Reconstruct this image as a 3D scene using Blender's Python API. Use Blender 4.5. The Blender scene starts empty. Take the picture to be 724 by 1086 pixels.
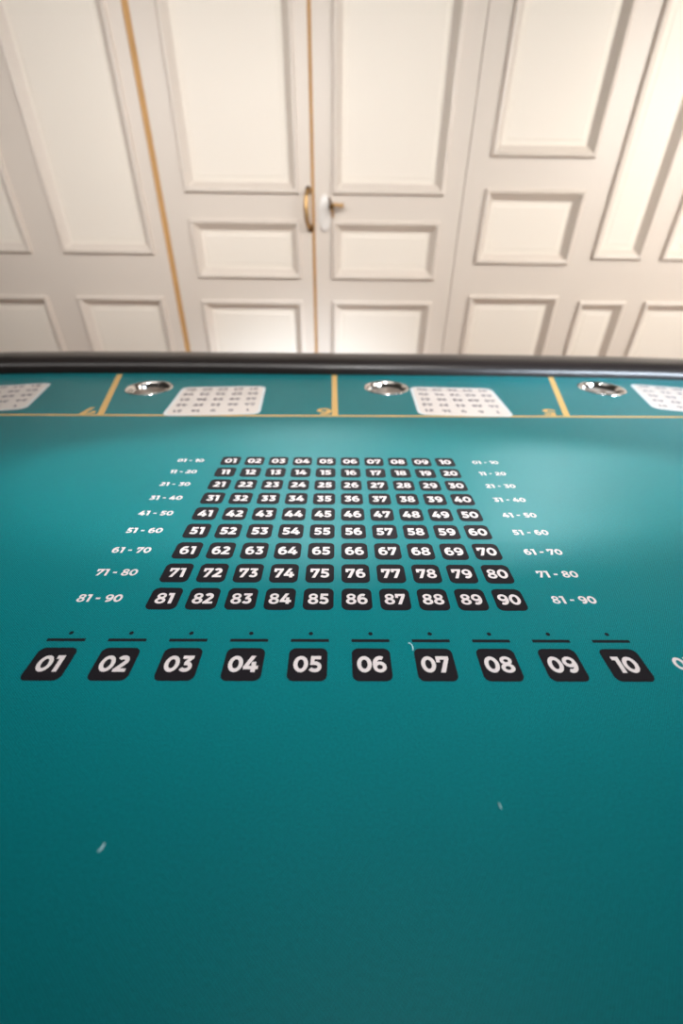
import bpy, bmesh, math, random
from mathutils import Vector, Matrix
from mathutils.geometry import tessellate_polygon

random.seed(7)
SC = bpy.context.scene
COL = SC.collection

# ----------------------------------------------------------------------------
# scale: H = camera height above the cloth, D = distance to the panelled wall
# ----------------------------------------------------------------------------
H = 0.28
TZ = 0.78                      # cloth level above the floor
CZ = TZ + H                    # camera height
D = 2.5                        # wall plane


# ----------------------------------------------------------------------------
# node helpers / materials
# ----------------------------------------------------------------------------
def srgb(r, g, b):
    def f(c):
        c /= 255.0
        return c / 12.92 if c <= 0.04045 else ((c + 0.055) / 1.055) ** 2.4
    return (f(r), f(g), f(b), 1.0)


def new_mat(name):
    m = bpy.data.materials.new(name)
    m.use_nodes = True
    nt = m.node_tree
    return m, nt, nt.nodes['Principled BSDF']


def paint(name, col, rough=0.5, var=0.04, scale=6.0, spec=0.5, metal=0.0, bump=0.0, bscale=80.0, coat=0.0):
    m, nt, p = new_mat(name)
    tc = nt.nodes.new('ShaderNodeTexCoord')
    nz = nt.nodes.new('ShaderNodeTexNoise')
    nz.inputs['Scale'].default_value = scale
    nz.inputs['Detail'].default_value = 4
    nt.links.new(tc.outputs['Object'], nz.inputs['Vector'])
    mr = nt.nodes.new('ShaderNodeMapRange')
    mr.inputs['To Min'].default_value = 1 - var
    mr.inputs['To Max'].default_value = 1 + var
    nt.links.new(nz.outputs['Fac'], mr.inputs['Value'])
    mx = nt.nodes.new('ShaderNodeVectorMath')
    mx.operation = 'SCALE'
    mx.inputs[0].default_value = col[:3]
    nt.links.new(mr.outputs['Result'], mx.inputs['Scale'])
    nt.links.new(mx.outputs['Vector'], p.inputs['Base Color'])
    p.inputs['Roughness'].default_value = rough
    p.inputs['Specular IOR Level'].default_value = spec
    p.inputs['Metallic'].default_value = metal
    p.inputs['Coat Weight'].default_value = coat
    if bump > 0:
        n2 = nt.nodes.new('ShaderNodeTexNoise')
        n2.inputs['Scale'].default_value = bscale
        nt.links.new(tc.outputs['Object'], n2.inputs['Vector'])
        b = nt.nodes.new('ShaderNodeBump')
        b.inputs['Strength'].default_value = bump
        b.inputs['Distance'].default_value = 0.002
        nt.links.new(n2.outputs['Fac'], b.inputs['Height'])
        nt.links.new(b.outputs['Normal'], p.inputs['Normal'])
    return m


def cloth(name, col, rough, spec, sheen, depth=0.10, tint=(1, 1, 1, 1)):
    """printed speed-cloth: fine twill weave that modulates colour and normal"""
    m, nt, p = new_mat(name)
    N, L = nt.nodes.new, nt.links.new
    tc = N('ShaderNodeTexCoord')

    def wave(ang, scale):
        mp = N('ShaderNodeMapping')
        mp.inputs['Rotation'].default_value = (0, 0, math.radians(ang))
        L(tc.outputs['Object'], mp.inputs['Vector'])
        w = N('ShaderNodeTexWave')
        w.inputs['Scale'].default_value = scale
        w.inputs['Distortion'].default_value = 0.3
        w.inputs['Detail'].default_value = 1
        L(mp.outputs['Vector'], w.inputs['Vector'])
        return w.outputs['Fac']
    a = wave(38, 240)
    b = wave(-52, 240)
    mul = N('ShaderNodeMath'); mul.operation = 'MULTIPLY'
    L(a, mul.inputs[0]); L(b, mul.inputs[1])
    nz = N('ShaderNodeTexNoise'); nz.inputs['Scale'].default_value = 700
    nz.inputs['Detail'].default_value = 2
    L(tc.outputs['Object'], nz.inputs['Vector'])
    n2 = N('ShaderNodeTexNoise'); n2.inputs['Scale'].default_value = 14
    n2.inputs['Detail'].default_value = 5
    L(tc.outputs['Object'], n2.inputs['Vector'])
    s1 = N('ShaderNodeMath'); s1.operation = 'MULTIPLY_ADD'
    L(nz.outputs['Fac'], s1.inputs[0]); s1.inputs[1].default_value = 0.9
    L(mul.outputs[0], s1.inputs[2])
    mr = N('ShaderNodeMapRange')
    mr.inputs['From Min'].default_value = 0.2; mr.inputs['From Max'].default_value = 1.3
    mr.inputs['To Min'].default_value = 1 - depth; mr.inputs['To Max'].default_value = 1 + depth
    L(s1.outputs[0], mr.inputs['Value'])
    m2 = N('ShaderNodeMapRange')
    m2.inputs['To Min'].default_value = 0.95; m2.inputs['To Max'].default_value = 1.05
    L(n2.outputs['Fac'], m2.inputs['Value'])
    mm = N('ShaderNodeMath'); mm.operation = 'MULTIPLY'
    L(mr.outputs['Result'], mm.inputs[0]); L(m2.outputs['Result'], mm.inputs[1])
    sc = N('ShaderNodeVectorMath'); sc.operation = 'SCALE'
    sc.inputs[0].default_value = col[:3]
    L(mm.outputs[0], sc.inputs['Scale'])
    L(sc.outputs['Vector'], p.inputs['Base Color'])
    p.inputs['Roughness'].default_value = rough
    p.inputs['Specular IOR Level'].default_value = spec
    p.inputs['Specular Tint'].default_value = tint
    p.inputs['Sheen Weight'].default_value = sheen
    p.inputs['Sheen Roughness'].default_value = 0.35
    p.inputs['Sheen Tint'].default_value = tint
    bp = N('ShaderNodeBump'); bp.inputs['Strength'].default_value = 0.25
    bp.inputs['Distance'].default_value = 0.0003
    L(s1.outputs[0], bp.inputs['Height'])
    L(bp.outputs['Normal'], p.inputs['Normal'])
    return m


def planks(name):
    m, nt, p = new_mat(name)
    N, L = nt.nodes.new, nt.links.new
    tc = N('ShaderNodeTexCoord')
    br = N('ShaderNodeTexBrick')
    br.inputs['Scale'].default_value = 1.0
    br.inputs['Brick Width'].default_value = 0.9
    br.inputs['Row Height'].default_value = 0.11
    br.inputs['Mortar Size'].default_value = 0.002
    br.inputs['Color1'].default_value = srgb(150, 108, 70)
    br.inputs['Color2'].default_value = srgb(128, 90, 58)
    br.inputs['Mortar'].default_value = srgb(50, 34, 22)
    L(tc.outputs['Object'], br.inputs['Vector'])
    L(br.outputs['Color'], p.inputs['Base Color'])
    p.inputs['Roughness'].default_value = 0.4
    return m


M = {
    'felt': cloth('teal_cloth', (0.001, 0.186, 0.206, 1), 0.40, 0.26, 0.05, 0.5, (0.6, 1.0, 1.0, 1)),
    'black': cloth('black_print', (0.012, 0.010, 0.013, 1), 0.6, 0.14, 0.0, 0.2),
    'white': cloth('white_print', (0.74, 0.68, 0.68, 1), 0.6, 0.3, 0.0, 0.05),
    'card': cloth('card_print', (0.88, 0.80, 0.74, 1), 0.33, 0.8, 0.0, 0.04),
    'cardedge': cloth('card_border_print', (0.80, 0.86, 0.88, 1), 0.33, 0.8, 0.0, 0.04),
    'cardink': cloth('card_ink', (0.24, 0.20, 0.23, 1), 0.6, 0.3, 0.0, 0.05),
    'gold': cloth('gold_print', (0.78, 0.49, 0.17, 1), 0.5, 0.4, 0.0, 0.05),
    'vinyl': paint('black_vinyl', (0.020, 0.015, 0.014, 1), 0.32, 0.1, 30, 0.5, bump=0.05, bscale=900),
    'steel': paint('polished_steel', (0.82, 0.79, 0.76, 1), 0.10, 0.02, 4, metal=1.0),
    'brushed': paint('brushed_steel', (0.80, 0.75, 0.70, 1), 0.30, 0.05, 4, metal=1.0),
    'body': paint('dark_table_body', (0.02, 0.018, 0.017, 1), 0.5, 0.1, 20),
    'stile': paint('grey_white_paint', srgb(228, 216, 204), 0.38, 0.02, 3, 0.45, bump=0.05, bscale=40),
    'panel': paint('cream_paint', srgb(245, 235, 222), 0.45, 0.015, 2, 0.4, bump=0.04, bscale=30),
    'jamb': paint('bare_brown_wood', srgb(205, 158, 98), 0.6, 0.15, 12),
    'plaster': paint('white_plaster', srgb(150, 145, 140), 0.8, 0.02, 3),
    'brass': paint('old_brass', (0.68, 0.43, 0.19, 1), 0.42, 0.2, 40, metal=1.0),
    'darkbrass': paint('tarnished_brass', (0.16, 0.085, 0.03, 1), 0.35, 0.2, 60, metal=1.0),
    'enamel': paint('white_enamel', srgb(240, 234, 228), 0.2, 0.02, 5, 0.6),
    'lint': paint('pale_lint', srgb(190, 232, 236), 0.9, 0.05, 200),
    'floor': planks('wood_floor'),
}


# ----------------------------------------------------------------------------
# object helpers
# ----------------------------------------------------------------------------
def obj(name, bm, mat, parent=None, smooth=False):
    me = bpy.data.meshes.new(name)
    bmesh.ops.recalc_face_normals(bm, faces=bm.faces[:])
    bm.to_mesh(me)
    bm.free()
    for m in (mat if isinstance(mat, (list, tuple)) else [mat]):
        me.materials.append(m)
    if smooth:
        for f in me.polygons:
            f.use_smooth = True
    o = bpy.data.objects.new(name, me)
    COL.objects.link(o)
    if parent is not None:
        o.parent = parent
    return o


def tag(o, label=None, cat=None, group=None, kind=None):
    if label: o['label'] = label
    if cat: o['category'] = cat
    if group: o['group'] = group
    if kind: o['kind'] = kind
    return o


def flat_bm(polys, z=0.0, thick=0.0):
    """polys: list of (loops) ; each loops = [outer, hole, hole...] in 2-D; flat upward facing faces"""
    bm = bmesh.new()
    for k, loops in enumerate(polys):
        zz = z + k * 2.5e-5
        v3 = [[Vector((p[0], p[1], 0)) for p in l] for l in loops]
        tris = tessellate_polygon(v3)
        flat = [p for l in loops for p in l]
        vs = [bm.verts.new((p[0], p[1], zz)) for p in flat]
        for t in tris:
            try:
                f = bm.faces.new([vs[i] for i in t])
            except ValueError:
                continue
            f.normal_update()
            if f.normal.z < 0:
                f.normal_flip()
    return bm


def flat_obj(name, polys, mat, parent, z, loc=(0, 0, 0), rot=0.0):
    bm = flat_bm(polys, 0.0)
    me = bpy.data.meshes.new(name)
    bm.to_mesh(me)
    bm.free()
    me.materials.append(mat)
    o = bpy.data.objects.new(name, me)
    COL.objects.link(o)
    o.parent = parent
    o.location = (loc[0], loc[1], z)
    o.rotation_euler = (0, 0, rot)
    return o


def box(bm, x0, x1, y0, y1, z0, z1):
    v = [bm.verts.new(c) for c in ((x0, y0, z0), (x1, y0, z0), (x1, y1, z0), (x0, y1, z0),
                                   (x0, y0, z1), (x1, y0, z1), (x1, y1, z1), (x0, y1, z1))]
    for f in ((0, 3, 2, 1), (4, 5, 6, 7), (0, 1, 5, 4), (1, 2, 6, 5), (2, 3, 7, 6), (3, 0, 4, 7)):
        bm.faces.new([v[i] for i in f])


def tube(bm, pts, rad, seg=12):
    """round bar along pts, rad: number or list"""
    pts = [Vector(p) for p in pts]
    n = len(pts)
    rs = rad if isinstance(rad, (list, tuple)) else [rad] * n
    rings = []
    ref = None
    for i, p in enumerate(pts):
        t = (pts[min(i + 1, n - 1)] - pts[max(i - 1, 0)]).normalized()
        if ref is None:
            ref = Vector((0, 0, 1)) if abs(t.z) < 0.9 else Vector((1, 0, 0))
        a = (ref - t * ref.dot(t)).normalized()
        b = t.cross(a)
        ref = a
        rings.append([bm.verts.new(p + (a * math.cos(k * 2 * math.pi / seg) + b * math.sin(k * 2 * math.pi / seg)) * rs[i]) for k in range(seg)])
    for i in range(n - 1):
        for k in range(seg):
            bm.faces.new((rings[i][k], rings[i][(k + 1) % seg], rings[i + 1][(k + 1) % seg], rings[i + 1][k]))
    bm.faces.new(rings[0][::-1])
    bm.faces.new(rings[-1])


def lathe(bm, prof, center, axis='z', seg=32, sx=1.0, sz=1.0, close=False):
    """prof: list of (r, h).  axis z: h upward.  axis y: h towards -y (towards the viewer)"""
    rings = []
    for r, h in prof:
        ring = []
        for k in range(seg):
            a = 2 * math.pi * k / seg
            if axis == 'z':
                ring.append(bm.verts.new((center[0] + r * math.cos(a) * sx, center[1] + r * math.sin(a) * sz, center[2] + h)))
            else:
                ring.append(bm.verts.new((center[0] + r * math.cos(a) * sx, center[1] - h, center[2] + r * math.sin(a) * sz)))
        rings.append(ring)
    for i in range(len(rings) - 1):
        for k in range(seg):
            bm.faces.new((rings[i][k], rings[i][(k + 1) % seg], rings[i + 1][(k + 1) % seg], rings[i + 1][k]))
    if close:
        bm.faces.new(rings[0][::-1])
        bm.faces.new(rings[-1])


def rrect(w, h, r, cx=0, cy=0, n=6):
    pts = []
    for (sx, sy, a0) in ((1, 1, 0), (-1, 1, 90), (-1, -1, 180), (1, -1, 270)):
        for k in range(n + 1):
            a = math.radians(a0 + 90 * k / n)
            pts.append((cx + sx * (w / 2 - r) + r * math.cos(a), cy + sy * (h / 2 - r) + r * math.sin(a)))
    return pts


def circle(cx, cy, r, n=32, ry=None):
    ry = ry or r
    return [(cx + r * math.cos(2 * math.pi * k / n), cy + ry * math.sin(2 * math.pi * k / n)) for k in range(n)]


# ----------------------------------------------------------------------------
# heavy geometric figures (cap height 1), every figure is a list of polygons
# ----------------------------------------------------------------------------
def arc(cx, cy, rx, ry, a0, a1, n=18):
    return [(cx + rx * math.cos(math.radians(a0 + (a1 - a0) * k / n)),
             cy + ry * math.sin(math.radians(a0 + (a1 - a0) * k / n))) for k in range(n + 1)]


def stroke(pts, w):
    """closed outline of a polyline with butt ends and mitred joints"""
    n = len(pts)
    L, R = [], []
    for i in range(n):
        def d(a, b):
            x, y = b[0] - a[0], b[1] - a[1]
            l = math.hypot(x, y) or 1
            return x / l, y / l
        if i == 0: d0 = d1 = d(pts[0], pts[1])
        elif i == n - 1: d0 = d1 = d(pts[-2], pts[-1])
        else: d0, d1 = d(pts[i - 1], pts[i]), d(pts[i], pts[i + 1])
        n0, n1 = (-d0[1], d0[0]), (-d1[1], d1[0])
        mx, my = n0[0] + n1[0], n0[1] + n1[1]
        den = 1 + n0[0] * n1[0] + n0[1] * n1[1]
        s = w / 2 / max(den, 0.35)
        L.append((pts[i][0] + mx * s, pts[i][1] + my * s))
        R.append((pts[i][0] - mx * s, pts[i][1] - my * s))
    return [L + R[::-1]]


W = 0.25
h2 = W / 2
FIG = {}
FIG['0'] = (0.84, [[circle(0.42, 0.5, 0.42, 36, 0.5), circle(0.42, 0.5, 0.185, 28, 0.285)]])
FIG['1'] = (0.48, [[[(0.02, 1), (0.46, 1), (0.46, 0), (0.20, 0), (0.20, 0.78), (0.02, 0.78)]]])
FIG['2'] = (0.74, [stroke(arc(0.345, 0.68, 0.225, 0.205, 155, -22) + [(0.15, 0.13)], W),
                   [[(0.0, 0.2), (0.0, 0.0), (0.73, 0.0), (0.73, 0.2)]]])
FIG['3'] = (0.74, [[[(0.06, 1.0), (0.06, 0.8), (0.69, 0.8), (0.69, 1.0)]],
                   [[(0.69, 1.0), (0.69, 0.86), (0.45, 0.55), (0.22, 0.55), (0.22, 0.60), (0.42, 0.86), (0.42, 1.0)]],
                   stroke([(0.22, 0.52), (0.34, 0.52)] + arc(0.38, 0.315, 0.22, 0.205, 88, -100) + arc(0.34, 0.36, 0.28, 0.25, -100, -145, 6), 0.22)])
FIG['4'] = (0.84, [[[(0.36, 1.0), (0.64, 1.0), (0.28, 0.36), (0.0, 0.36), (0.0, 0.33)]],
                   [[(0.0, 0.38), (0.0, 0.17), (0.84, 0.17), (0.84, 0.38)]],
                   [[(0.45, 0.62), (0.45, 0.0), (0.70, 0.0), (0.70, 0.62)]]])
FIG['5'] = (0.74, [[[(0.10, 1.0), (0.10, 0.79), (0.68, 0.79), (0.68, 1.0)]],
                   [[(0.10, 1.0), (0.07, 0.44), (0.30, 0.44), (0.32, 1.0)]],
                   stroke([(0.08, 0.55), (0.33, 0.55)] + arc(0.36, 0.325, 0.25, 0.22, 90, -100) + arc(0.32, 0.37, 0.29, 0.26, -100, -145, 6), 0.22)])
FIG['6'] = (0.79, [[circle(0.41, 0.335, 0.38, 32, 0.335), circle(0.41, 0.325, 0.165, 24, 0.14)],
                   stroke(arc(0.44, 0.5, 0.32, 0.39, 62, 200, 16), 0.23)])
FIG['7'] = (0.76, [[[(0.0, 1.0), (0.0, 0.62), (0.22, 0.62), (0.22, 0.79), (0.75, 0.79), (0.75, 1.0)]],
                   [[(0.75, 1.0), (0.75, 0.83), (0.41, 0.0), (0.14, 0.0), (0.48, 0.80), (0.48, 1.0)]]])
FIG['8'] = (0.79, [[circle(0.395, 0.285, 0.39, 32, 0.29), circle(0.395, 0.285, 0.165, 22, 0.115)],
                   [circle(0.395, 0.735, 0.345, 32, 0.27), circle(0.395, 0.735, 0.14, 22, 0.10)]])
FIG['9'] = (0.79, [[[(0.79 - x, 1 - y) for x, y in l] for l in p] for p in FIG['6'][1]])
FIG['-'] = (0.46, [[[(0.02, 0.36), (0.44, 0.36), (0.44, 0.57), (0.02, 0.57)]]])
FIG[' '] = (0.36, [])


def figures(text, size, gap=0.055, wide=1.0):
    """polygons of the text centred on the origin"""
    tot = sum(FIG[c][0] for c in text) + gap * (len(text) - 1)
    x = -tot / 2
    out = []
    for c in text:
        w, polys = FIG[c]
        for p in polys:
            out.append([[((x + px) * size * wide, (py - 0.5) * size) for px, py in l] for l in p])
        x += w + gap
    return out


# ============================================================================
# THE SETTING
# ============================================================================
ROOM_X0, ROOM_X1, ROOM_Y0, ROOM_Z = -3.6, 3.6, -3.4, 3.3

bm = bmesh.new(); box(bm, ROOM_X0, ROOM_X1, ROOM_Y0, D + 0.2, -0.1, 0.0)
tag(obj('floor', bm, M['floor']), kind='structure')
bm = bmesh.new(); box(bm, ROOM_X0, ROOM_X1, ROOM_Y0, D + 0.2, ROOM_Z, ROOM_Z + 0.1)
tag(obj('ceiling', bm, M['plaster']), kind='structure')
bm = bmesh.new(); box(bm, ROOM_X0 - 0.1, ROOM_X0, ROOM_Y0, D + 0.2, 0, ROOM_Z)
tag(obj('wall_left', bm, M['plaster']), kind='structure')
bm = bmesh.new(); box(bm, ROOM_X1, ROOM_X1 + 0.1, ROOM_Y0, D + 0.2, 0, ROOM_Z)
tag(obj('wall_right', bm, M['plaster']), kind='structure')

LEAF_T = 0.04
MW = 0.046                      # moulding width
MOULD = [(0.0, 0.002), (0.0, -0.008), (0.003, -0.014), (0.010, -0.017), (0.018, -0.015), (0.022, -0.008),
         (0.026, -0.004), (0.034, 0.004), (0.041, 0.012), (MW, 0.017)]


def moulding(x0, x1, z0, z1, parent):
    bm = bmesh.new()
    rings = []
    for t, dy in MOULD:
        rings.append([bm.verts.new((x, D + dy, z)) for x, z in
                      ((x0 + t, z0 + t), (x1 - t, z0 + t), (x1 - t, z1 - t), (x0 + t, z1 - t))])
    for i in range(len(rings) - 1):
        for k in range(4):
            bm.faces.new((rings[i][k], rings[i][(k + 1) % 4], rings[i + 1][(k + 1) % 4], rings[i + 1][k]))
    return obj('moulding', bm, M['stile'], parent)


def field(x0, x1, z0, z1, parent):
    """cream panel, slightly fielded, standing in the moulding"""
    bm = bmesh.new()
    rings = []
    for t, dy in ((MW - 0.004, 0.030), (MW - 0.004, 0.0165), (MW + 0.016, 0.0165), (MW + 0.022, 0.0145)):
        rings.append([bm.verts.new((x, D + dy, z)) for x, z in
                      ((x0 + t, z0 + t), (x1 - t, z0 + t), (x1 - t, z1 - t), (x0 + t, z1 - t))])
    for i in range(len(rings) - 1):
        for k in range(4):
            bm.faces.new((rings[i][k], rings[i][(k + 1) % 4], rings[i + 1][(k + 1) % 4], rings[i + 1][k]))
    bm.faces.new(rings[-1])
    return obj('panel', bm, M['panel'], parent)


def section(bm, x0, x1, z0, z1, px0, px1, rows):
    """stiles and rails of one framed leaf around openings px0..px1 x rows"""
    y0, y1 = D, D + LEAF_T
    box(bm, x0, px0, y0, y1, z0, z1)
    box(bm, px1, x1, y0, y1, z0, z1)
    zz = z0
    for a, b in rows:
        if a > zz:
            box(bm, px0, px1, y0, y1, zz, a)
        zz = b
    if z1 > zz:
        box(bm, px0, px1, y0, y1, zz, z1)


def wz(v): return CZ + v * D
def wx(v): return v * D


DOOR_TOP = 2.62
P_TOP = 2.46
LOW = 0.26
GAP = 0.015
door_rows = [(LOW, wz(-0.117)), (wz(-0.0765), wz(0.0245)), (wz(0.065), P_TOP)]
tri_rows = [(LOW, wz(-0.103)), (wz(-0.046), wz(0.077)), (wz(0.123), P_TOP)]
two_rows = [(LOW, wz(-0.1125)), (wz(-0.036), P_TOP)]

# the double door --------------------------------------------------------------
def leaf(name, x0, x1, px0, px1, rows):
    bm = bmesh.new()
    section(bm, x0, x1, 0.012, DOOR_TOP, px0, px1, rows)
    o = tag(obj(name, bm, M['stile']), kind='structure')
    for a, b in rows:
        moulding(px0, px1, a, b, o)
        field(px0, px1, a, b, o)
    return o


seam = wx(-0.0505)
d1 = leaf('door_1', wx(-0.342) + GAP, seam - 0.0082, wx(-0.293), wx(-0.077), door_rows)
d2 = leaf('door_2', seam + 0.0082, wx(0.236) - 0.002, wx(-0.0135), wx(0.199), door_rows)

# the fixed panelling either side ------------------------------------------------
bm = bmesh.new()
cols = [(-2.10, wx(-0.586), -2.0, wx(-0.618), two_rows),
        (wx(-0.586), wx(-0.342) - GAP, wx(-0.556), wx(-0.372), two_rows),
        (wx(0.236) + 0.002, wx(0.494), wx(0.277), wx(0.4685), tri_rows),
        (wx(0.494), wx(0.636), wx(0.514), wx(0.616), two_rows),
        (wx(0.636), wx(0.92), wx(0.656), wx(0.88), two_rows)]
for x0, x1, a, b, rows in cols:
    section(bm, x0, x1, 0.0, DOOR_TOP, a, b, rows)
box(bm, ROOM_X0, -2.10, D, D + LEAF_T, 0, ROOM_Z)               # plain ends of the panelling
box(bm, wx(0.92), ROOM_X1, D, D + LEAF_T, 0, ROOM_Z)
box(bm, -2.10, wx(0.92), D, D + LEAF_T, DOOR_TOP + 0.006, ROOM_Z)
wall = tag(obj('wall_back', bm, M['stile']), kind='structure')
for x0, x1, a, b, rows in cols:
    for z0, z1 in rows:
        moulding(a, b, z0, z1, wall)
        field(a, b, z0, z1, wall)
# brown wood seen in the gaps beside and between the leaves
bm = bmesh.new(); box(bm, ROOM_X0, ROOM_X1, D + LEAF_T + 0.004, D + 0.2, 0, ROOM_Z)
tag(obj('wall_back_core', bm, M['jamb']), kind='structure').name = 'trim_1'
for nm, x in (('trim_2', wx(-0.342)), ('trim_3', seam)):
    bm = bmesh.new()
    w = GAP if nm == 'trim_2' else 0.0080
    box(bm, x - w + 0.0002, x + w - 0.0002, D + 0.010, D + LEAF_T, 0.0, DOOR_TOP)
    tag(obj(nm, bm, M['jamb']), kind='structure')
bm = bmesh.new()
box(bm, -2.10, wx(-0.342) - GAP, D - 0.018, D, 0, 0.14)
tag(obj('baseboard_left', bm, M['stile']), kind='structure')
bm = bmesh.new()
box(bm, wx(0.236) + 0.002, wx(0.92), D - 0.018, D, 0, 0.14)
tag(obj('baseboard_right', bm, M['stile']), kind='structure')

# door furniture -----------------------------------------------------------------
# curved brass pull with dark brackets on the left leaf
hx, hz0, hz1 = wx(-0.0605), wz(0.012), wz(0.071)
bm = bmesh.new()
pts = [(hx + 0.004, D, hz1), (hx, D - 0.030, hz1 - 0.004), (hx - 0.006, D - 0.040, hz1 - 0.030),
       (hx - 0.007, D - 0.042, (hz0 + hz1) / 2), (hx - 0.004, D - 0.040, hz0 + 0.030), (hx + 0.004, D - 0.030, hz0 + 0.004), (hx + 0.012, D, hz0 - 0.004)]
tube(bm, pts, [0.007, 0.009, 0.0105, 0.011, 0.0105, 0.009, 0.007])
ph = tag(obj('pull_handle', bm, M['brass'], d1, True), 'curved brass pull handle')
for zz, xx in ((hz1, hx + 0.003), (hz0 - 0.002, hx + 0.010)):
    bm = bmesh.new()
    lathe(bm, [(0.014, 0.0), (0.014, 0.006), (0.010, 0.014), (0.008, 0.026), (0.0005, 0.030)], (xx, D, zz), 'y', 20, 1, 1.2)
    tag(obj('bracket', bm, M['darkbrass'], ph, True), 'dark tarnished bracket')

# lever, pivot and white oval plate on the right leaf
ex, ez = wx(-0.026), wz(0.035)
bm = bmesh.new()
lathe(bm, [(0.030, 0.0), (0.030, 0.004), (0.026, 0.007), (0.0005, 0.008)], (ex - 0.006, D, ez), 'y', 36, 1.1, 2.5)
esc = tag(obj('escutcheon', bm, M['enamel'], d2, True), 'white oval plate behind the lever')
px, pz = wx(-0.0150), wz(0.0465)
bm = bmesh.new()
lathe(bm, [(0.013, 0.0), (0.013, 0.010), (0.010, 0.018), (0.014, 0.028), (0.014, 0.040), (0.006, 0.046), (0.0005, 0.047)], (px, D, pz), 'y', 20)
lev = tag(obj('lever', bm, M['darkbrass'], d2, True), 'brass lever with pale arm')
bm = bmesh.new()
tube(bm, [(px, D - 0.036, pz + 0.004), (px + 0.018, D - 0.040, pz + 0.006), (px + 0.040, D - 0.038, pz + 0.003), (px + 0.056, D - 0.034, pz + 0.004)], [0.008, 0.007, 0.008, 0.010])
obj('arm', bm, M['brass'], lev, True)
bm = bmesh.new()
tube(bm, [(px, D - 0.034, pz), (px + 0.003, D - 0.032, pz - 0.018), (px + 0.006, D - 0.024, pz - 0.042)], [0.008, 0.0075, 0.006])
obj('latch', bm, M['brass'], lev, True)
bm = bmesh.new()
tube(bm, [(px - 0.003, D - 0.02, pz + 0.004), (px - 0.012, D - 0.026, pz + 0.036)], [0.006, 0.005])
obj('thumb_piece', bm, M['darkbrass'], lev, True)

# ============================================================================
# THE TABLE
# ============================================================================
TA, TB, TCY = 4.75 * H, 2.06 * H, 1.60 * H      # half length, half depth, centre of the cloth
NEXP = 4.0


def outline(off, n=160):
    """racetrack outline of the cloth, pushed outwards by off"""
    base = []
    for k in range(n):
        a = 2 * math.pi * k / n
        c, s = math.cos(a), math.sin(a)
        base.append((TA * math.copysign(abs(c) ** (2 / NEXP), c), TCY + TB * math.copysign(abs(s) ** (2 / NEXP), s)))
    # equal spacing
    seg = [math.dist(base[i], base[(i + 1) % n]) for i in range(n)]
    out = []
    for i in range(n):
        p, q = base[i - 1], base[(i + 1) % n]
        tx, ty = q[0] - p[0], q[1] - p[1]
        l = math.hypot(tx, ty)
        out.append((base[i][0] + ty / l * off, base[i][1] - tx / l * off))
    return out


table = bpy.data.objects.new('gaming_table', None)
COL.objects.link(table)
tag(table, 'teal cloth gaming table printed with black numbered squares, padded black rail along its far edge', 'gaming table')
ZC = TZ

CUPS = [(-1.462 * H, 3.250 * H), (0.380 * H, 3.308 * H), (2.104 * H, 3.336 * H)]
CUP_R = 0.166 * H
holes = [circle(cx, cy, CUP_R - 0.004, 36) for cx, cy in CUPS]
bm = flat_bm([[outline(0.02)] + holes], ZC)
tag(obj('playing_surface', bm, M['felt'], table), 'teal woven playing cloth')

# padded rail, swept round the outline
prof = []
for k in range(28):
    a = 2 * math.pi * k / 28
    c, s = math.cos(a), math.sin(a)
    prof.append((0.058 + 0.058 * math.copysign(abs(c) ** 0.9, c), 0.000 + 0.034 * math.copysign(abs(s) ** 0.8, s)))
bm = bmesh.new()
loops = [[bm.verts.new((x, y, ZC + z)) for x, y in outline(o)] for o, z in prof]
for i in range(len(loops)):
    A, B = loops[i], loops[(i + 1) % len(loops)]
    for k in range(len(A)):
        bm.faces.new((A[k], A[(k + 1) % len(A)], B[(k + 1) % len(A)], B[k]))
tag(obj('rail', bm, M['vinyl'], table, True), 'black padded rail around the cloth')

# body under the cloth and legs
bm = bmesh.new()
a = [bm.verts.new((x, y, ZC - 0.12)) for x, y in outline(0.05)]
b = [bm.verts.new((x, y, ZC - 0.030)) for x, y in outline(0.05)]
for k in range(len(a)):
    bm.faces.new((a[k], a[(k + 1) % len(a)], b[(k + 1) % len(a)], b[k]))
bm.faces.new(a[::-1])
obj('skirt', bm, M['body'], table)
for sx in (-1, 1):
    for sy in (-1, 1):
        bm = bmesh.new()
        x, y = sx * TA * 0.72, TCY + sy * TB * 0.72
        tube(bm, [(x, y, ZC - 0.119), (x, y, 0.02), (x, y, 0.0)], [0.035, 0.028, 0.032], 20)
        obj('leg', bm, M['body'], table, True)

# numbered squares ------------------------------------------------------------------
Z1, Z2 = ZC + 0.00015, 0.00015
PITCH = 0.12599 * H
GX, GY = -0.56534 * H, 2.00538 * H
tile = None
for r in range(9):
    for c in range(10):
        n = r * 10 + c + 1
        if tile is None:
            tile = flat_obj('number_tile', [[rrect(0.100 * H, 0.099 * H, 0.020 * H)]], M['black'], table, Z1)
            t = tile
        else:
            t = tile.copy()
            COL.objects.link(t)
        t.parent = table
        t.location = (GX + c * PITCH, GY - r * PITCH, Z1)
        flat_obj('number', figures('%02d' % n, 0.0475 * H, 0.05, 0.92), M['white'], t, Z2)

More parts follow.
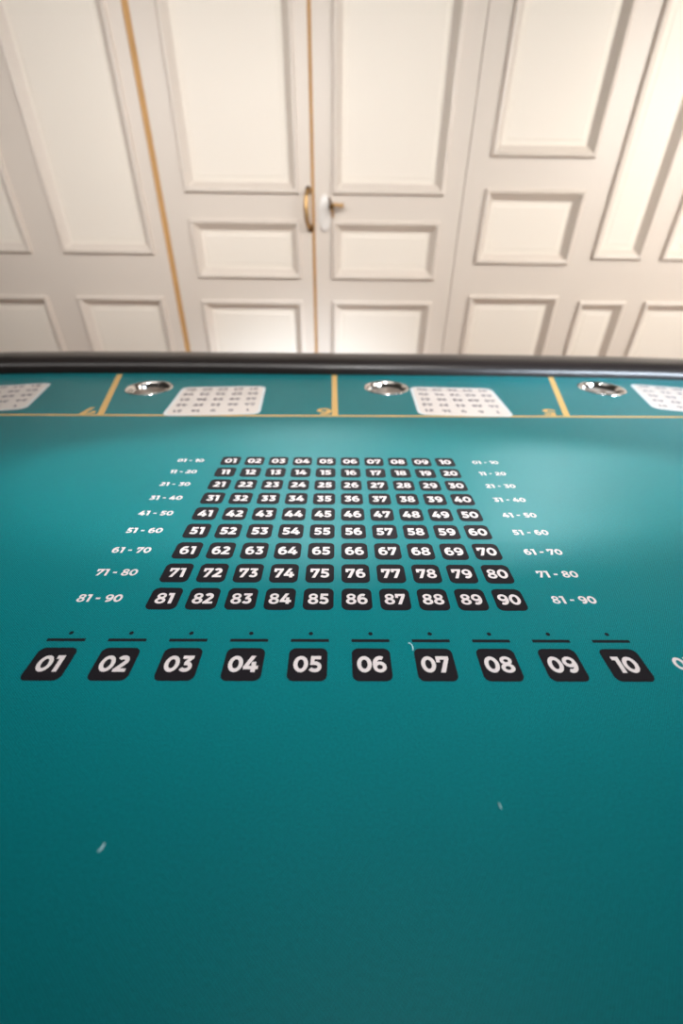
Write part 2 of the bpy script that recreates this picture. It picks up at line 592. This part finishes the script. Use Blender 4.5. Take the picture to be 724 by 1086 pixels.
BP = 0.17878 * H
BX, BY = -0.79618 * H, 0.74575 * H
big = bar0 = dot0 = None
for c in range(10):
    x = BX + c * BP
    if big is None:
        big = flat_obj('large_number_tile', [[rrect(0.110 * H, 0.108 * H, 0.019 * H)]], M['black'], table, Z1)
        bar0 = flat_obj('bar', [[rrect(0.112 * H, 0.0105 * H, 0.001 * H, n=2)]], M['black'], table, Z1)
        dot0 = flat_obj('dot', [[circle(0, 0, 0.0066 * H, 20)]], M['black'], table, Z1)
        t, b, d = big, bar0, dot0
    else:
        t, b, d = big.copy(), bar0.copy(), dot0.copy()
        for o in (t, b, d):
            COL.objects.link(o); o.parent = table
    t.location = (x, BY, Z1)
    b.location = (x + 0.0015 * H, 0.8275 * H, Z1)
    d.location = (x + 0.003 * H, 0.8535 * H, Z1)
    flat_obj('number', figures('%02d' % (c + 1), 0.053 * H, 0.05, 0.92), M['white'], t, Z2)

# range labels either side of the grid ------------------------------------------------
for r in range(9):
    txt = '%02d - %02d' % (r * 10 + 1, r * 10 + 10)
    for x in (-0.776 * H, 0.783 * H):
        flat_obj('range_label', figures(txt, 0.0345 * H, 0.05, 0.97), M['white'], table, Z1, (x, GY - r * PITCH))
for x in (-1.035 * H, 1.035 * H):
    flat_obj('range_label', figures('01 - 10', 0.042 * H, 0.05, 0.98), M['white'], table, Z1, (x, 0.750 * H))

# gold border and seat dividers ---------------------------------------------------------
SLOPE = 0.0125
def gy(x): return 2.6795 * H + SLOPE * x


bw = 0.0135 * H
xa, xb = -3.6 * H, 3.6 * H
flat_obj('border_line', [[[(xa, gy(xa) - bw), (xb, gy(xb) - bw), (xb, gy(xb) + bw), (xa, gy(xa) + bw)]]], M['gold'], table, Z1)
for x0, x1 in ((-1.566, -1.850), (-0.022, -0.034), (1.540, 1.828)):
    p0 = (x0 * H, gy(x0 * H) + bw)
    p1 = (x1 * H, 3.655 * H if x0 > -1 else 3.62 * H)
    flat_obj('divider_line', [stroke([p0, p1], 0.042 * H)], M['gold'], table, Z1)

# gold seat numbers, read from the far side
for txt, x, ang in (('7', -1.675, 16), ('6', -0.095, 0), ('5', 1.452, -16)):
    flat_obj('seat_number', figures(txt, 0.125 * H, 0.05, 1.0), M['gold'], table, Z1,
             (x * H, gy(x * H) + 0.082 * H), math.pi + math.radians(ang))

# player cards: white rounded cards of 25 numbers read from the far side
CARD_W, CARD_H = 0.640 * H, 0.625 * H
nums = [[1, 6, 9, 14, 21], [24, 28, 33, 37, 42], [45, 49, 53, 56, 61], [64, 68, 72, 75, 79], [81, 83, 86, 88, 90]]
for cx, cy, ang in ((-2.50, 2.98, 15), (-0.865, 2.985, 4.5), (0.872, 3.008, -2.5), (2.62, 3.08, -16)):
    card = flat_obj('player_card', [[rrect(CARD_W, CARD_H, 0.06 * H)]], M['cardedge'], table, Z1 + 0.00012,
                    (cx * H, cy * H), math.radians(ang))
    tag(card, 'white card printed with rows of small dark numbers')
    flat_obj('card_face', [[rrect(CARD_W - 0.034 * H, CARD_H - 0.034 * H, 0.045 * H)]], M['card'], card, 0.0001)
    polys = []
    for r in range(5):
        for c in range(5):
            s = str(nums[r][c])
            ox, oy = (c - 2) * 0.117 * H, (2 - r) * 0.113 * H
            for p in figures(s, 0.042 * H, 0.05, 1.1):
                polys.append([[(-(ox + x), -(oy + y)) for x, y in l] for l in p])
    flat_obj('card_numbers', polys, M['cardink'], card, 0.0002)

# steel drink cups sunk in the cloth
for cx, cy in CUPS:
    bm = bmesh.new()
    R = CUP_R
    lathe(bm, [(R - 0.008, -0.010), (R - 0.0055, -0.002), (R - 0.003, 0.0016), (R, 0.0020), (R + 0.0028, 0.0012), (R + 0.0032, 0.0002)], (cx, cy, ZC), 'z', 48)
    cup = tag(obj('cup_holder', bm, M['steel'], table, True), 'polished steel cup holder sunk in the cloth')
    bm = bmesh.new()
    lathe(bm, [(R - 0.008, -0.010), (R - 0.008, -0.062), (R - 0.012, -0.066), (0.001, -0.066)], (cx, cy, ZC), 'z', 48)
    obj('well', bm, M['brushed'], cup, True)

# ============================================================================
# lint on the cloth
# ============================================================================
def lint(name, pts, rad, label, group=None):
    bm = bmesh.new()
    tube(bm, pts, rad, 8)
    o = obj(name, bm, M['lint'], None, True)
    tag(o, label, 'lint', group)


zl = ZC + 0.0009
lint('thread_scrap', [(0.209 * H, 0.817 * H, zl), (0.214 * H, 0.8165 * H, zl), (0.219 * H, 0.811 * H, zl), (0.2205 * H, 0.803 * H, zl), (0.2195 * H, 0.791 * H, zl)],
     0.0005, 'tiny curled pale thread on the cloth beside large number 07')
lint('lint_speck', [(-0.458 * H, 0.318 * H, zl), (-0.453 * H, 0.325 * H, zl), (-0.451 * H, 0.332 * H, zl)],
     [0.0004, 0.0007, 0.0004], 'white lint speck on bare teal cloth at front left')
lint('lint_speck', [(0.3455 * H, 0.390 * H, zl), (0.3445 * H, 0.396 * H, zl), (0.3435 * H, 0.402 * H, zl)],
     [0.0003, 0.0005, 0.0003], 'pale lint speck on bare teal cloth at front right')

# ============================================================================
# LIGHT
# ============================================================================
w = bpy.data.worlds.new('daylight')
SC.world = w
w.use_nodes = True
bg = w.node_tree.nodes['Background']
bg.inputs['Color'].default_value = (1.0, 0.97, 0.94, 1)
bg.inputs['Strength'].default_value = 0.06


def area(name, loc, target, size, sy, power, col):
    l = bpy.data.lights.new(name, 'AREA')
    l.shape = 'RECTANGLE'; l.size = size; l.size_y = sy
    l.energy = power; l.color = col
    o = bpy.data.objects.new(name, l)
    COL.objects.link(o)
    o.location = loc
    o.rotation_euler = (Vector(target) - Vector(loc)).to_track_quat('-Z', 'Y').to_euler()
    return o


def spot(name, loc, target, power, ang, blend, rad, col):
    l = bpy.data.lights.new(name, 'SPOT')
    l.energy = power; l.color = col
    l.spot_size = math.radians(ang); l.spot_blend = blend
    l.shadow_soft_size = rad
    o = bpy.data.objects.new(name, l)
    COL.objects.link(o)
    o.location = loc
    o.rotation_euler = (Vector(target) - Vector(loc)).to_track_quat('-Z', 'Y').to_euler()
    return o


def wash(name, loc, d, size, sy, power, col):
    o = area(name, loc, Vector(loc) + Vector(d), size, sy, power, col)
    o.data.spread = math.radians(118)
    return o


wash('wall_fill_right', (2.7, 0.60, 2.0), (-0.42, 1.0, -0.50), 1.4, 0.8, 29, (1.0, 0.955, 0.90))  # added unseen fill, brightens the wall from the right
wash('wall_fill_centre', (-0.6, 0.65, 2.0), (-0.05, 1.0, -0.55), 2.4, 0.5, 18.5, (1.0, 0.965, 0.935))  # added unseen fill, lifts the centre and left of the wall


def pool(name, loc, target, half_x, half_y, power, blend, rad, col):
    """spot with an oval beam lying along the table"""
    d = Vector(target) - Vector(loc)
    dist = d.length
    d.normalize()
    ly = Vector((0, -d.z, d.y)).normalized()
    lx = ly.cross(-d).normalized()
    o = spot(name, loc, target, power, 2 * math.degrees(math.atan(half_x / dist)), blend, rad, col)
    o.rotation_euler = Matrix((lx, ly, -d)).transposed().to_euler()
    o.scale = (1.0, half_y * -d.z / half_x, 1.0)
    return o


WHITE = (1.0, 0.98, 0.97)
pool('sheen_spot', (-0.15, 2.1, 2.25), (0.02, 0.525, TZ), 0.52, 0.205, 88, 0.22, 0.03, WHITE)  # added spot below the ceiling, makes the bright oval sheen on the cloth
pool('sheen_spot_right', (1.15, 2.1, 2.25), (0.06, 0.495, TZ), 0.64, 0.175, 95, 0.22, 0.03, (0.92, 0.98, 1.0))  # second added spot, carries the sheen towards the right
pool('cloth_fill_spot', (0.25, -0.6, 3.1), (0.05, 0.51, TZ), 0.95, 0.64, 325, 1.0, 0.2, WHITE)  # added fill from above and behind the camera, brightens the cloth
spot('wall_lamp', (2.0, 1.2, 2.9), (1.52, D, 0.95), 24, 60, 1.0, 0.15, (1.0, 0.84, 0.62))
area('side_window', (2.85, -1.5, 2.4), (0.7, 0.8, 0.8), 0.8, 0.8, 20, (0.72, 0.86, 1.0))
spot('rail_highlight_spot', (2.85, -1.5, 2.4), (0.78, 1.08, 0.80), 6500, 10, 1.0, 0.5, (0.75, 0.87, 1.0))  # added narrow beam for the bluish rail highlight, no fixture there

# ============================================================================
# CAMERA
# ============================================================================
F_PX, PIT, ROLL, YAW = 445.335, 0.58207, 0.01188, 0.0111
cam = bpy.data.cameras.new('camera')
co = bpy.data.objects.new('camera', cam)
COL.objects.link(co)
cam.sensor_fit = 'VERTICAL'
cam.sensor_height = 36.0
cam.sensor_width = 24.0
cam.lens = F_PX * 36.0 / 1086.0
cam.clip_start = 0.01
R = Vector((math.cos(YAW), -math.sin(YAW), 0))
F0 = Vector((math.sin(YAW), math.cos(YAW), 0))
Zv = Vector((0, 0, 1))
F = F0 * math.cos(PIT) - Zv * math.sin(PIT)
U = F0 * math.sin(PIT) + Zv * math.cos(PIT)
Xc = R * math.cos(ROLL) + U * math.sin(ROLL)
Yc = -R * math.sin(ROLL) + U * math.cos(ROLL)
mt = Matrix((Xc, Yc, -F)).transposed().to_4x4()
mt.translation = (0, 0, CZ)
co.matrix_world = mt
cam.dof.use_dof = True
cam.dof.focus_distance = 0.40
cam.dof.aperture_fstop = 2.8
SC.camera = co

SC.view_settings.view_transform = 'Standard'
SC.view_settings.look = 'None'
SC.view_settings.exposure = 0.0
